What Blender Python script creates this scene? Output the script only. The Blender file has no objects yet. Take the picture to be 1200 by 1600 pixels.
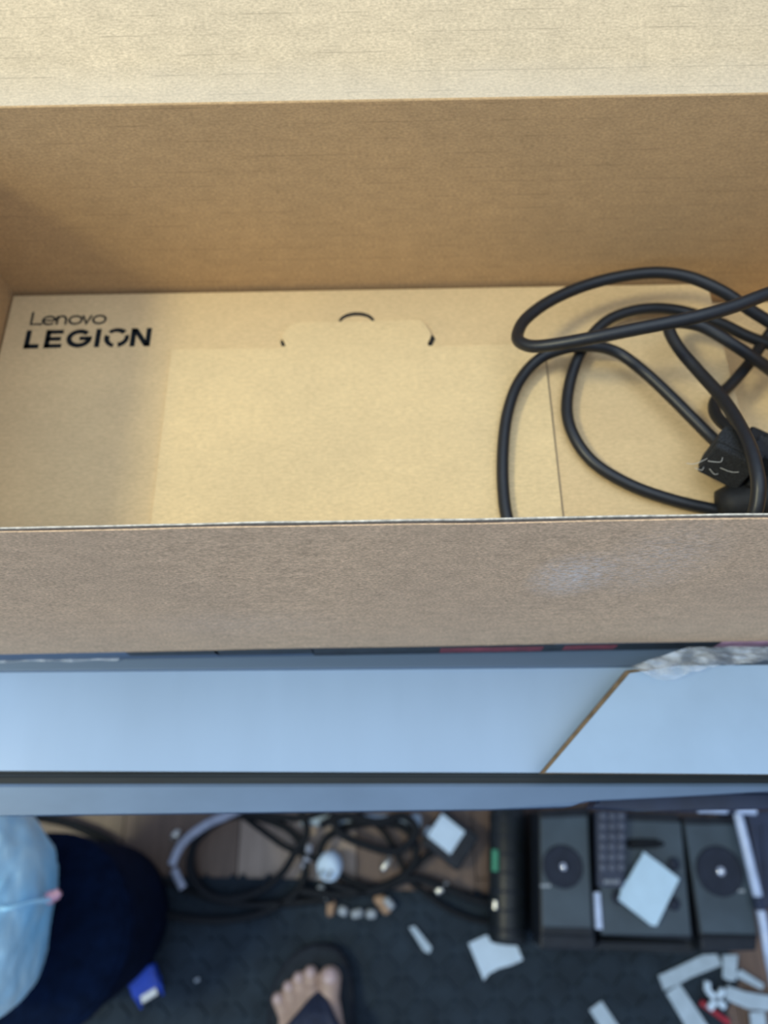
import bpy, bmesh, math, random
from mathutils import Vector, Matrix, noise
random.seed(7)
S = bpy.context.scene
COL = S.collection

# ------------------------------------------------------------------ camera
F = 1150.0                                   # focal length in pixels of the 1200x1600 frame
PITCH, ROLL, CZ = math.radians(66), math.radians(1.0), 1.10
_r, _f, _u = Vector((1, 0, 0)), Vector((0, math.cos(PITCH), -math.sin(PITCH))), Vector((0, math.sin(PITCH), math.cos(PITCH)))
RX = _r * math.cos(ROLL) - _u * math.sin(ROLL)
UX = _u * math.cos(ROLL) + _r * math.sin(ROLL)
CAMP = Vector((0, 0, CZ))
cd = bpy.data.cameras.new('camera'); cam = bpy.data.objects.new('camera', cd); COL.objects.link(cam)
cam.matrix_world = Matrix.Translation(CAMP) @ Matrix((RX, UX, -_f)).transposed().to_4x4()
cd.sensor_fit = 'VERTICAL'; cd.sensor_height = 36; cd.sensor_width = 27; cd.lens = 36 * F / 1600
cd.clip_start = 0.01
cd.dof.use_dof = True; cd.dof.focus_distance = 0.315; cd.dof.aperture_fstop = 5.6
S.camera = cam
# ------------------------------------------------------------------ world, lights, exposure
w = bpy.data.worlds.new('world'); S.world = w; w.use_nodes = True
w.node_tree.nodes['Background'].inputs[0].default_value = (0.54, 0.68, 0.97, 1)
w.node_tree.nodes['Background'].inputs[1].default_value = 0.72
def area(name, loc, target, power, size, col, shape='DISK'):
    l = bpy.data.lights.new(name, 'AREA'); l.energy = power; l.size = size; l.color = col; l.shape = shape
    o = bpy.data.objects.new(name, l); COL.objects.link(o); o.location = loc
    o.rotation_euler = (Vector(target) - Vector(loc)).to_track_quat('-Z', 'Y').to_euler()
    return o
area('window_light', (-1.62, -0.17, 2.64), (0, 0.2, 0.72), 33, 0.44, (1.0, 0.95, 0.62))
area('ceiling_light', (0.0, 0.22, 2.75), (0.0, 0.22, 0), 26, 2.2, (0.80, 0.92, 1.0), 'SQUARE')
area('side_window_light', (-1.9, -1.5, 1.9), (-0.3, -0.1, 0.35), 14, 1.2, (0.50, 0.74, 1.0), 'SQUARE')
S.view_settings.view_transform = 'Standard'; S.view_settings.look = 'None'
S.view_settings.gamma = 1; S.view_settings.exposure = 0.0; S.view_settings.use_curve_mapping = False

def ray(u, v): return _f + RX * ((u - 600) / F) + UX * ((800 - v) / F)
def atZ(u, v, z):
    d = ray(u, v); return CAMP + d * ((z - CZ) / d.z)
def atY(u, v, y):
    d = ray(u, v); return CAMP + d * (y / d.y)

# ------------------------------------------------------------------ materials
def new_mat(name, col, rough=0.6, metal=0.0, spec=0.5):
    m = bpy.data.materials.new(name); m.use_nodes = True
    b = m.node_tree.nodes['Principled BSDF']
    b.inputs['Base Color'].default_value = (*col, 1); b.inputs['Roughness'].default_value = rough
    b.inputs['Metallic'].default_value = metal; b.inputs['Specular IOR Level'].default_value = spec
    return m
def N(m, t, **kw):
    n = m.node_tree.nodes.new(t)
    for k, v in kw.items(): setattr(n, k, v)
    return n
def L(m, a, b): m.node_tree.links.new(a, b)
def bsdf(m): return m.node_tree.nodes['Principled BSDF']
def coords(m, scale=(1, 1, 1)):
    t = N(m, 'ShaderNodeTexCoord'); mp = N(m, 'ShaderNodeMapping'); mp.inputs['Scale'].default_value = scale
    L(m, t.outputs['Object'], mp.inputs['Vector']); return mp.outputs[0]
def noise_tex(m, vec, scale, detail=4, rough=0.6):
    n = N(m, 'ShaderNodeTexNoise'); n.inputs['Scale'].default_value = scale
    n.inputs['Detail'].default_value = detail; n.inputs['Roughness'].default_value = rough
    L(m, vec, n.inputs['Vector']); return n.outputs['Fac']
def ramp(m, fac, stops):
    r = N(m, 'ShaderNodeValToRGB'); e = r.color_ramp.elements
    e[0].position, e[0].color = stops[0][0], (*stops[0][1], 1)
    e[1].position, e[1].color = stops[1][0], (*stops[1][1], 1)
    for p, c in stops[2:]:
        k = e.new(p); k.color = (*c, 1)
    L(m, fac, r.inputs[0]); return r.outputs[0]
def mix(m, fac, a, b, mode='MIX'):
    n = N(m, 'ShaderNodeMix', data_type='RGBA', blend_type=mode)
    if isinstance(fac, (int, float)): n.inputs[0].default_value = fac
    else: L(m, fac, n.inputs[0])
    for i, x in ((6, a), (7, b)):
        if isinstance(x, tuple): n.inputs[i].default_value = (*x, 1)
        else: L(m, x, n.inputs[i])
    return n.outputs[2]
def math_n(m, op, a, b=None):
    n = N(m, 'ShaderNodeMath', operation=op)
    for i, x in ((0, a), (1, b)):
        if x is None: continue
        if isinstance(x, (int, float)): n.inputs[i].default_value = x
        else: L(m, x, n.inputs[i])
    return n.outputs[0]
def bump(m, fac, strength, dist=0.001):
    b = N(m, 'ShaderNodeBump'); b.inputs['Strength'].default_value = strength; b.inputs['Distance'].default_value = dist
    L(m, fac, b.inputs['Height']); L(m, b.outputs[0], bsdf(m).inputs['Normal'])
def mottled(name, col, amt=0.15, scale=60, rough=0.6, spec=0.5, metal=0, bmp=0.1, stretch=(1, 1, 1)):
    m = new_mat(name, col, rough, metal, spec); c = coords(m, stretch)
    f = noise_tex(m, c, scale)
    lo = tuple(x * (1 - amt) for x in col); hi = tuple(min(1, x * (1 + amt)) for x in col)
    L(m, ramp(m, f, [(0.3, lo), (0.7, hi)]), bsdf(m).inputs['Base Color'])
    if bmp: bump(m, f, bmp)
    return m
def kraft(name, col, lines=False, worn=False, scuff=None, grain=1.0, fine=900):
    """unbleached board: pulp flecks, cloudy tone, optional faint washboard lines of the fluting."""
    m = new_mat(name, col, 0.82, 0, 0.25)
    fib = noise_tex(m, coords(m, (0.55, 1.25, 1.0)), fine, 3, 0.7)
    med = noise_tex(m, coords(m, (0.5, 1, 1)), 160, 4, 0.6)
    big = noise_tex(m, coords(m), 14, 3, 0.5)
    d = 0.20 * grain
    c1 = ramp(m, fib, [(0.30, tuple(x * (1 - d) for x in col)), (0.72, tuple(x * (1 + d) for x in col))])
    c2 = ramp(m, med, [(0.3, (1 - .3 * d,) * 3), (0.7, (1 + .3 * d,) * 3)])
    c3 = ramp(m, big, [(0.3, (0.94, 0.94, 0.95)), (0.7, (1.04, 1.03, 1.02))])
    c = mix(m, 1.0, mix(m, 1.0, c1, c2, 'MULTIPLY'), c3, 'MULTIPLY')
    if lines:
        tc = N(m, 'ShaderNodeTexCoord'); sp = N(m, 'ShaderNodeSeparateXYZ'); L(m, tc.outputs['Object'], sp.inputs[0])
        wob = noise_tex(m, coords(m, (1, 1, 1)), 12, 2)
        yy = math_n(m, 'ADD', sp.outputs[1], math_n(m, 'MULTIPLY', wob, 0.0010))
        fr = math_n(m, 'ABSOLUTE', math_n(m, 'SUBTRACT', math_n(m, 'FRACT', math_n(m, 'DIVIDE', yy, 0.0095)), 0.5))
        ln = math_n(m, 'LESS_THAN', fr, 0.022)
        br = ramp(m, noise_tex(m, coords(m, (0.5, 2.0, 1)), 60, 4), [(0.46, (0, 0, 0)), (0.60, (1, 1, 1))])
        k = math_n(m, 'MULTIPLY', math_n(m, 'MULTIPLY', ln, br), 0.62)
        c = mix(m, k, c, tuple(x * 0.50 for x in col))
    if worn:
        sp2 = N(m, 'ShaderNodeSeparateXYZ'); L(m, coords(m), sp2.inputs[0])
        wb_ = math_n(m, 'ADD', sp2.outputs[1], math_n(m, 'MULTIPLY', noise_tex(m, coords(m), 22, 4), 0.020))
        c = mix(m, math_n(m, 'MULTIPLY', ramp(m, math_n(m, 'MULTIPLY', wb_, 20), [(0.28, (1, 1, 1)), (0.62, (0, 0, 0))]), 0.30), c, (0.66, 0.57, 0.45))
    if scuff:
        tc = N(m, 'ShaderNodeTexCoord')
        for (sx, sy, sz, rx, rz, amt) in scuff:
            mp = N(m, 'ShaderNodeMapping'); mp.vector_type = 'TEXTURE'
            mp.inputs['Location'].default_value = (sx, sy, sz); mp.inputs['Scale'].default_value = (rx, 1, rz)
            L(m, tc.outputs['Object'], mp.inputs['Vector'])
            ln_ = N(m, 'ShaderNodeVectorMath', operation='LENGTH'); L(m, mp.outputs[0], ln_.inputs[0])
            g = ramp(m, ln_.outputs['Value'], [(0.2, (1, 1, 1)), (1.0, (0, 0, 0))])
            st = ramp(m, noise_tex(m, coords(m, (0.6, 1, 1.6)), 420, 5, 0.75), [(0.42, (0, 0, 0)), (0.66, (1, 1, 1))])
            k = math_n(m, 'MULTIPLY', math_n(m, 'MULTIPLY', g, st), amt)
            c = mix(m, k, c, (0.80, 0.76, 0.72))
    L(m, c, bsdf(m).inputs['Base Color'])
    bump(m, fib, 0.18, 0.0006)
    return m

M = {}
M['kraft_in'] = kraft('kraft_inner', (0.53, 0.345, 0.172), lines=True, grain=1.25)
M['kraft_lid'] = kraft('kraft_lid', (0.625, 0.49, 0.315), lines=True, worn=True, grain=1.3)
M['score'] = new_mat('pressed_score', (0.34, 0.25, 0.15), 0.9)
M['kraft_out'] = kraft('kraft_outer', (0.66, 0.45, 0.275), scuff=[(0.083, 0, -0.062, 0.022, 0.034, 0.85), (0.115, 0, -0.045, 0.03, 0.05, 0.35), (-0.08, 0, -0.13, 0.07, 0.03, 0.12)], fine=1100, grain=1.9)
M['kraft_tray'] = kraft('kraft_carton', (0.64, 0.475, 0.262), grain=0.55, fine=500)
M['kraft_flap'] = kraft('kraft_carton_flap', (0.69, 0.525, 0.29), grain=0.6, fine=500)
M['liner'] = mottled('pale_paper_edge', (0.55, 0.50, 0.42), 0.5, 300, 0.9)
M['core'] = mottled('dark_fluting', (0.10, 0.08, 0.07), 0.3, 300, 0.9)
M['ink'] = new_mat('black_ink', (0.010, 0.013, 0.016), 0.9, 0, 0.1)
M['hole'] = new_mat('cutout_shade', (0.014, 0.012, 0.011), 0.9)  # dark colour painting the shade inside the carton's openings
M['cable'] = mottled('black_cable_jacket', (0.010, 0.012, 0.016), 0.15, 400, 0.40, 0.45, 0, 0.05)
M['plug'] = mottled('black_plug_plastic', (0.010, 0.011, 0.013), 0.3, 300, 0.6, 0.3)
M['fuzz'] = mottled('black_hook_and_loop', (0.028, 0.031, 0.036), 0.7, 1500, 0.95, 0.3, 0, 0.9)
M['fibre'] = new_mat('pale_fibre', (0.55, 0.55, 0.52), 0.6)
M['print_dark'] = mottled('dark_print', (0.018, 0.024, 0.030), 0.5, 120, 0.5)
M['print_red'] = mottled('red_print', (0.22, 0.035, 0.05), 0.35, 120, 0.5)
M['print_pink'] = mottled('pink_print', (0.62, 0.35, 0.45), 0.35, 120, 0.5)
M['silver'] = mottled('brushed_grey_rail', (0.095, 0.145, 0.22), 0.08, 40, 0.45, 0.4, 0.2, 0.02, (0.1, 1, 1))  # grey metal, the bluer light low down is put into its colour
M['lilac'] = mottled('grey_front_rail', (0.105, 0.165, 0.26), 0.12, 22, 0.45, 0.4, 0.2, 0.02, (0.5, 1, 1))  # grey rail tinted with the blue of the light at desk front
M['white_panel'] = mottled('white_laminate', (0.28, 0.40, 0.57), 0.04, 20, 0.28, 0.5, 0, 0.0, (1, 0.3, 1))  # white laminate, blue light baked into the base colour
M['white_card'] = mottled('white_coated_card', (0.305, 0.435, 0.60), 0.05, 20, 0.42, 0.5, 0, 0.0)  # white card carrying the desk's cool light in its colour
M['brown_edge'] = mottled('brown_board_edge', (0.15, 0.105, 0.06), 0.4, 150, 0.9)
M['groove'] = mottled('black_channel', (0.016, 0.022, 0.027), 0.4, 30, 0.6, 0.3, 0, 0, (0.3, 3, 1))
M['black_gloss'] = mottled('black_gloss_plastic', (0.010, 0.014, 0.018), 0.3, 30, 0.4, 0.3)
M['black_satin'] = mottled('black_satin_plastic', (0.011, 0.015, 0.022), 0.3, 60, 0.45, 0.25)
M['grey_face'] = mottled('dark_grey_face', (0.048, 0.070, 0.090), 0.2, 20, 0.40, 0.3)  # blue of the floor light mixed into the dark grey
M['rubber_cone'] = mottled('dark_cone', (0.018, 0.024, 0.040), 0.2, 80, 0.6, 0.2)
M['chrome'] = new_mat('chrome', (0.75, 0.78, 0.82), 0.12, 1.0)
M['navy'] = mottled('navy_plastic', (0.002, 0.007, 0.024), 0.35, 60, 0.9, 0.08)
M['navy_metal'] = mottled('navy_painted_metal', (0.012, 0.022, 0.055), 0.3, 30, 0.4)
M['white_paint'] = mottled('white_painted_metal', (0.42, 0.52, 0.72), 0.15, 60, 0.3)
M['paper'] = mottled('white_paper', (0.52, 0.66, 0.80), 0.06, 60, 0.85)  # white paper, bluish floor light baked into the albedo
M['card_cool_lit'] = mottled('white_card_blue_lit', (0.46, 0.64, 0.78), 0.05, 60, 0.5)  # white card, its blue is the cool light painted in
M['tape'] = mottled('white_strip_plastic', (0.36, 0.46, 0.55), 0.12, 70, 0.6)  # white plastic with the blue floor light in its colour
M['skin'] = mottled('skin', (0.36, 0.255, 0.21), 0.16, 70, 0.5, 0.4, 0, 0.15)
M['nail'] = new_mat('toenail', (0.44, 0.33, 0.33), 0.3)
M['sole'] = mottled('black_foam', (0.009, 0.012, 0.020), 0.3, 90, 0.8, 0.2)
M['bed'] = mottled('charcoal_footbed', (0.016, 0.022, 0.030), 0.3, 90, 0.8, 0.2)
M['floor_cable'] = mottled('dull_black_jacket', (0.006, 0.008, 0.011), 0.3, 200, 0.6, 0.2)
M['key'] = mottled('remote_keys', (0.085, 0.10, 0.14), 0.2, 80, 0.5)
M['remote'] = mottled('remote_shell', (0.035, 0.045, 0.075), 0.2, 80, 0.5, 0.3)
M['strap'] = mottled('dark_strap', (0.006, 0.012, 0.035), 0.4, 90, 0.6)
M['mat'] = mottled('black_rubber', (0.016, 0.027, 0.040), 0.25, 30, 0.75, 0.2, 0, 0.1)
M['blue_plug'] = mottled('blue_plug_plastic', (0.015, 0.07, 0.50), 0.3, 90, 0.4)
M['nickel'] = mottled('nickel', (0.62, 0.62, 0.58), 0.2, 200, 0.3, 0.5, 0.9)
M['cork'] = mottled('tan_debris', (0.34, 0.22, 0.14), 0.4, 120, 0.9)
M['grey_bit'] = mottled('grey_debris', (0.30, 0.34, 0.38), 0.3, 120, 0.5)
M['green'] = mottled('green_label', (0.03, 0.22, 0.13), 0.3, 90, 0.5)
M['red'] = mottled('red_plastic', (0.32, 0.015, 0.03), 0.3, 120, 0.4)
M['cable_grey'] = mottled('pale_grey_cable_jacket', (0.36, 0.40, 0.50), 0.2, 90, 0.4)
M['bag'] = new_mat('pale_blue_plastic_film', (.4, .65, 1), 0.3)
L(M['bag'], ramp(M['bag'], noise_tex(M['bag'], coords(M['bag'], (2.2, .7, 1)), 16, 4), [(0.35, (.32, .72, 1.0)), (0.66, (.66, .92, 1.0))]), bsdf(M['bag']).inputs['Base Color'])
bump(M['bag'], noise_tex(M['bag'], coords(M['bag'], (2.2, .8, 1)), 20, 6, .6), 0.7, 0.005)
M['bag_in'] = mottled('cream_contents', (0.62, 0.62, 0.55), 0.1, 30, 0.8)
wd = new_mat('brown_floorboard', (0.15, 0.085, 0.05), 0.45); g = noise_tex(wd, coords(wd, (9, 0.8, 1)), 14, 5, 0.65)
L(wd, ramp(wd, g, [(0.3, (0.082, 0.052, 0.038)), (0.7, (0.165, 0.105, 0.075))]), bsdf(wd).inputs['Base Color']); bump(wd, g, 0.1); M['wood'] = wd
w2 = wd.copy(); w2.name = 'lighter_brown_floorboard'
for n in w2.node_tree.nodes:
    if n.type == 'VALTORGB': n.color_ramp.elements[0].color = (0.26, 0.20, 0.16, 1); n.color_ramp.elements[1].color = (0.40, 0.31, 0.25, 1)
M['wood2'] = w2
film = bpy.data.materials.new('clear_film'); film.use_nodes = True
nt = film.node_tree; nt.nodes.clear()
o_ = nt.nodes.new('ShaderNodeOutputMaterial'); mx = nt.nodes.new('ShaderNodeMixShader'); tr = nt.nodes.new('ShaderNodeBsdfTransparent'); gl = nt.nodes.new('ShaderNodeBsdfPrincipled')
gl.inputs['Base Color'].default_value = (0.72, 0.80, 0.90, 1); gl.inputs['Roughness'].default_value = 0.3
nz = nt.nodes.new('ShaderNodeTexNoise'); nz.inputs['Scale'].default_value = 90; nz.inputs['Detail'].default_value = 5; rp = nt.nodes.new('ShaderNodeValToRGB')
tcc = nt.nodes.new('ShaderNodeTexCoord'); nt.links.new(tcc.outputs['Object'], nz.inputs['Vector'])
rp.color_ramp.elements[0].position = .40; rp.color_ramp.elements[0].color = (.16,) * 3 + (1,); rp.color_ramp.elements[1].position = .68; rp.color_ramp.elements[1].color = (.55,) * 3 + (1,)
nt.links.new(nz.outputs[0], rp.inputs[0]); nt.links.new(rp.outputs[0], mx.inputs[0]); nt.links.new(tr.outputs[0], mx.inputs[1]); nt.links.new(gl.outputs[0], mx.inputs[2]); nt.links.new(mx.outputs[0], o_.inputs[0])
M['film'] = film

# ------------------------------------------------------------------ mesh helpers
def obj(name, verts, faces, mat, parent=None, smooth=False):
    me = bpy.data.meshes.new(name); me.from_pydata([tuple(v) for v in verts], [], faces); me.update()
    bm = bmesh.new(); bm.from_mesh(me); bmesh.ops.recalc_face_normals(bm, faces=bm.faces); bm.to_mesh(me); bm.free()
    if smooth:
        for p in me.polygons: p.use_smooth = True
    o = bpy.data.objects.new(name, me); COL.objects.link(o); me.materials.append(mat)
    if parent: attach(o, parent)
    return o
def attach(o, parent):
    """verts are written in world metres: keep them there under the parent's empty"""
    o.parent = parent; o.matrix_parent_inverse = parent.matrix_basis.inverted()
def thing(name, label, cat, loc, group=None):
    o = bpy.data.objects.new(name, None); COL.objects.link(o); o.location = loc; o.empty_display_size = 0.03
    o['label'] = label; o['category'] = cat
    if group: o['group'] = group
    return o
def tag(o, label, cat, group=None):
    o['label'] = label; o['category'] = cat
    if group: o['group'] = group
    return o
def from_bm(name, bm, mat, parent=None, smooth=False):
    me = bpy.data.meshes.new(name); bmesh.ops.recalc_face_normals(bm, faces=bm.faces); bm.to_mesh(me); bm.free(); me.materials.append(mat)
    if smooth:
        for p in me.polygons: p.use_smooth = True
    o = bpy.data.objects.new(name, me); COL.objects.link(o)
    if parent: attach(o, parent)
    return o
def prism_bm(top, th, bev=0.0, down=Vector((0, 0, -1)), bm=None):
    bm = bm or bmesh.new()
    a = [bm.verts.new(Vector(p)) for p in top]; b = [bm.verts.new(Vector(p) + down * th) for p in top]
    n = len(a); fs = [bm.faces.new(a), bm.faces.new(b[::-1])]
    for i in range(n): fs.append(bm.faces.new((a[i], b[i], b[(i + 1) % n], a[(i + 1) % n])))
    if bev: bmesh.ops.bevel(bm, geom=list({e for f in fs for e in f.edges}), offset=bev, segments=2, affect='EDGES', profile=0.6)
    return bm
def prism(name, top, th, mat, parent=None, bev=0.0, down=Vector((0, 0, -1))):
    return from_bm(name, prism_bm(top, th, bev, down), mat, parent)
def quadpx(pts, z): return [atZ(u, v, z) for u, v in pts]
def boxw(name, x0, x1, y0, y1, z0, z1, mat, parent=None, bev=0.0):
    return prism(name, [(x0, y0, z1), (x1, y0, z1), (x1, y1, z1), (x0, y1, z1)], z1 - z0, mat, parent, bev)
def catmull(P, sub=10, closed=False):
    P = [Vector(p) for p in P]; n = len(P); out = []
    rng = range(n) if closed else range(n - 1)
    for i in rng:
        if closed: a, b, c, d = P[i - 1], P[i], P[(i + 1) % n], P[(i + 2) % n]
        else: a, b, c, d = P[max(i - 1, 0)], P[i], P[i + 1], P[min(i + 2, n - 1)]
        for k in range(sub):
            t = k / sub
            out.append(0.5 * ((2 * b) + (c - a) * t + (2 * a - 5 * b + 4 * c - d) * t * t + (3 * b - a - 3 * c + d) * t ** 3))
    if not closed: out.append(P[-1])
    return out
def tube_geo(path, r, seg=12, closed=False, cap=True):
    V, Fc = [], []; n = len(path); up = Vector((0, 0, 1)); prev = None
    for i, p in enumerate(path):
        t = (path[(i + 1) % n if closed else min(i + 1, n - 1)] - path[i - 1 if closed else max(i - 1, 0)]).normalized()
        if prev is None: s = t.cross(up if abs(t.z) < .9 else Vector((1, 0, 0))).normalized()
        else: s = (prev - t * prev.dot(t)).normalized()
        prev = s; q = t.cross(s); rr = r[i] if isinstance(r, (list, tuple)) else r
        for k in range(seg):
            a = 2 * math.pi * k / seg; V.append(p + (s * math.cos(a) + q * math.sin(a)) * rr)
    for i in range(n if closed else n - 1):
        for k in range(seg):
            j = (i + 1) % n
            Fc.append((i * seg + k, i * seg + (k + 1) % seg, j * seg + (k + 1) % seg, j * seg + k))
    if not closed and cap:
        Fc.append(tuple(range(seg))); Fc.append(tuple(range((n - 1) * seg, n * seg)))
    return V, Fc
def tube(name, pts, r, mat, parent=None, seg=12, sub=10, closed=False):
    V, Fc = tube_geo(catmull(pts, sub, closed), r, seg, closed); return obj(name, V, Fc, mat, parent, True)
def lathe(name, prof, c, mat, parent=None, seg=32, axis=Vector((0, 0, 1)), smooth=True, sx=1.0):
    axis = Vector(axis).normalized(); s = axis.cross(Vector((0, 1, 0)) if abs(axis.y) < .9 else Vector((1, 0, 0))).normalized(); q = axis.cross(s)
    V, Fc = [], []; c = Vector(c)
    for (r, h) in prof:
        for k in range(seg):
            a = 2 * math.pi * k / seg; V.append(c + axis * h + (s * math.cos(a) * sx + q * math.sin(a)) * max(r, 1e-5))
    for i in range(len(prof) - 1):
        for k in range(seg): Fc.append((i * seg + k, i * seg + (k + 1) % seg, (i + 1) * seg + (k + 1) % seg, (i + 1) * seg + k))
    Fc.append(tuple(range(seg))); Fc.append(tuple(range((len(prof) - 1) * seg, len(prof) * seg)))
    return obj(name, V, Fc, mat, parent, smooth)
def local_panel(name, origin, ex, ey, wdt, hgt, th, mat, parent, nx=1):
    """a sheet of board in its own frame: x along, y up the sheet, z out of it"""
    ex = Vector(ex).normalized(); ey = Vector(ey).normalized(); ez = ex.cross(ey)
    bm = bmesh.new()
    a = [bm.verts.new((wdt * i / nx, 0, 0)) for i in range(nx + 1)]; b = [bm.verts.new((wdt * i / nx, hgt, 0)) for i in range(nx + 1)]
    fs = [bm.faces.new((a[i], a[i + 1], b[i + 1], b[i])) for i in range(nx)]
    r = bmesh.ops.extrude_face_region(bm, geom=fs)
    bmesh.ops.translate(bm, verts=[v for v in r['geom'] if isinstance(v, bmesh.types.BMVert)], vec=(0, 0, -th))
    o = from_bm(name, bm, mat); o.matrix_world = Matrix.Translation(Vector(origin)) @ Matrix((ex, ey, ez)).transposed().to_4x4()
    mw = o.matrix_world.copy(); o.parent = parent; o.matrix_parent_inverse = parent.matrix_basis.inverted(); o.matrix_basis = mw
    return o

# ================================================================== FLOOR
FZ = 0.0
fl = boxw('floor', -1.6, 1.6, -1.3, 1.2, -0.06, -0.012, M['brown_edge']); fl['kind'] = 'structure'
seam = atZ(372, 1340, 0).x
pl0 = None; k = 0; x = seam - 0.16 * 9
while x < 1.5:
    for (y0, y1) in ((-1.3, -0.35 + 0.3 * (k % 2)), (-0.35 + 0.3 * (k % 2), 1.2)):
        prism('floor_plank', [(x + .0008, y0 + .0008, 0), (x + .1592, y0 + .0008, 0), (x + .1592, y1 - .0008, 0), (x + .0008, y1 - .0008, 0)], 0.012, M['wood2'] if k in (9,) else M['wood'], fl)
    x += 0.16; k += 1
# rubber mat
mz = 0.006
mt = thing('rubber_mat', 'black ribbed rubber mat covering the floor under the sandal', 'mat', (0, -0.3, 0))
mp = [atZ(u, v, mz) for u, v in ((-700, 1362), (150, 1368), (480, 1374), (620, 1392), (700, 1394), (800, 1400), (1010, 1410), (1130, 1480), (1160, 1520), (1136, 1580), (1150, 1700), (1180, 1900), (1180, 3200), (-1500, 3200))]
mp = [Vector((max(-1.3, min(0.9, p.x)), max(-1.1, p.y), p.z)) for p in mp]
prism('mat_sheet', mp, mz - 0.0006, M['mat'], mt)
def inside(p, poly):
    c = False; n = len(poly)
    for i in range(n):
        a, b = poly[i], poly[i - 1]
        if (a.y > p.y) != (b.y > p.y) and p.x < (b.x - a.x) * (p.y - a.y) / (b.y - a.y) + a.x: c = not c
    return c
bm = bmesh.new(); s = 0.024
for i in range(-42, 36):
    for j in range(-33, 8):
        c = Vector((i * s, j * s, 0)); a = math.radians(45 if (i + j) % 2 else -45)
        if not (-0.62 < c.x < 0.56 and -0.55 < c.y) or not inside(c, mp): continue
        d = Vector((math.cos(a), math.sin(a), 0)) * 0.0112; q = Vector((-d.y, d.x, 0)).normalized() * 0.0032
        base = [c - d - q, c + d - q, c + d + q, c - d + q]
        top = [c + (p - c) * 0.75 for p in base]
        vb = [bm.verts.new((p.x, p.y, mz)) for p in base]; vt = [bm.verts.new((p.x, p.y, mz + .0024)) for p in top]
        bm.faces.new(vt)
        for k in range(4): bm.faces.new((vb[k], vb[(k + 1) % 4], vt[(k + 1) % 4], vt[k]))
rb = from_bm('tread_rib', bm, M['mat'], mt); rb['kind'] = 'stuff'
MZ = mz + 0.0024

# ================================================================== DESK
DZ = 0.645
desk = thing('desk', 'grey metal framed desk edge with white top under the boxes', 'desk', (0, 0.3, 0))
def strip(name, pts, z, th, mat, bev=0.0006): return prism(name, quadpx(pts, z), th, mat, desk, bev)
backY = 0.62
def xr(u, v, z): return atZ(u, v, z)
# rear rail sits flush under the boxes
a = atZ(-420, 1052, DZ); b = atZ(1620, 1036, DZ)
prism('rear_rail', [a, b, (b.x, a.y + 0.020, DZ), (a.x, a.y + 0.020, DZ)], 0.030, M['silver'], desk, 0.0008)
prism('desk_top', [(a.x, a.y + 0.021, DZ), (b.x, a.y + 0.021, DZ), (b.x, backY, DZ), (a.x, backY, DZ)], 0.030, M['silver'], desk)
zp = DZ - 0.004
prism('white_top_panel', quadpx([(-420, 1203), (1640, 1210), (1640, 1034), (-420, 1050)], zp), 0.016, M['white_panel'], desk)['label'] = 'glossy white inset panel'
prism('dark_channel', quadpx([(-420, 1226), (1640, 1222), (1640, 1206), (-420, 1200)], DZ - 0.0055), 0.016, M['groove'], desk)['label'] = 'black channel along the front'
tube('channel_bead', [atZ(-420, 1212, DZ - .0050), atZ(600, 1211, DZ - .0050), atZ(1640, 1213, DZ - .0050)], 0.0011, M['groove'], desk, 8)
f0 = quadpx([(-420, 1277), (0, 1274), (770, 1264), (895, 1260), (935, 1243), (1200, 1236), (1640, 1230), (1640, 1222), (-420, 1224)], DZ - 0.004)
prism('front_rail', f0, 0.022, M['lilac'], desk, 0.0022)
for (xx, yy) in ((-0.62, 0.04), (0.72, 0.04), (-0.62, 0.58), (0.72, 0.58)):
    boxw('leg', xx - .018, xx + .018, yy - .018 + .01, yy + .018 + .01, 0.0, DZ - 0.03, M['silver'], desk, 0.002)
# white coated card flap with mitred corner lying over the panel
cz = DZ + 0.0135
cf = thing('white_card_sheet', 'white coated card sheet with diagonal corner lying on the desk front', 'card', atZ(1100, 1130, DZ))
prism('card_face', quadpx([(852, 1207), (1640, 1213), (1640, 1036), (1060, 1040), (984, 1052)], cz + 0.0022), 0.0005, M['white_card'], cf)
prism('brown_core', quadpx([(844, 1208), (1640, 1212), (1640, 1037), (1060, 1041), (979, 1047)], cz + 0.0016), 0.0050, M['brown_edge'], cf)['label'] = 'brown raw edge of the sheet'
prism('folded_layers', quadpx([(930, 1196), (1640, 1202), (1640, 1056), (1060, 1056)], cz - .0036), cz - .0036 - DZ + .003, M['brown_edge'], cf)

# flat printed package in film, under the big box
pk = thing('flat_package', 'thin dark and red printed package pressed under the cardboard box', 'package', (0.05, 0.2, DZ))
FY = atY(600, 812, 1).y  # placeholder
RIM, TRAY, INS = 0.8515, 0.72, 0.699
YF = atZ(600, 813, RIM).y; YB = atZ(600, 446, TRAY).y; XL = atZ(19, 456, TRAY).x; XR = 0.305
BB = 0.665; TH = 0.0022
boxw('package_body', -0.34, 0.42, YF - 0.0020, YF + 0.20, DZ + .0004, BB - .0004, M['silver'], pk, 0.0008)
def band(u0, u1, m, nm, v0=0.25, v1=0.75, off=.00235):
    xa, xb = atY(u0, 1008, YF - .0024).x, atY(u1, 1008, YF - .0024).x
    z0 = DZ + .0008 + (BB - DZ) * v0; z1 = DZ + (BB - DZ) * v1
    boxw(nm, xa, xb, YF - off, YF - 0.0020, z0, z1, m, pk)
band(180, 330, M['print_dark'], 'dark_print', .45, .95); band(325, 486, M['print_dark'], 'dark_print', .35, .97); band(484, 866, M['print_dark'], 'dark_print', .10, .97); band(866, 1120, M['print_dark'], 'dark_print', .12, .92); band(1118, 1300, M['print_pink'], 'pink_print', .25, .9)
band(690, 852, M['print_red'], 'red_print', .22, .75, .0026); band(885, 965, M['print_red'], 'red_print', .3, .8, .0026)
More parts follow.
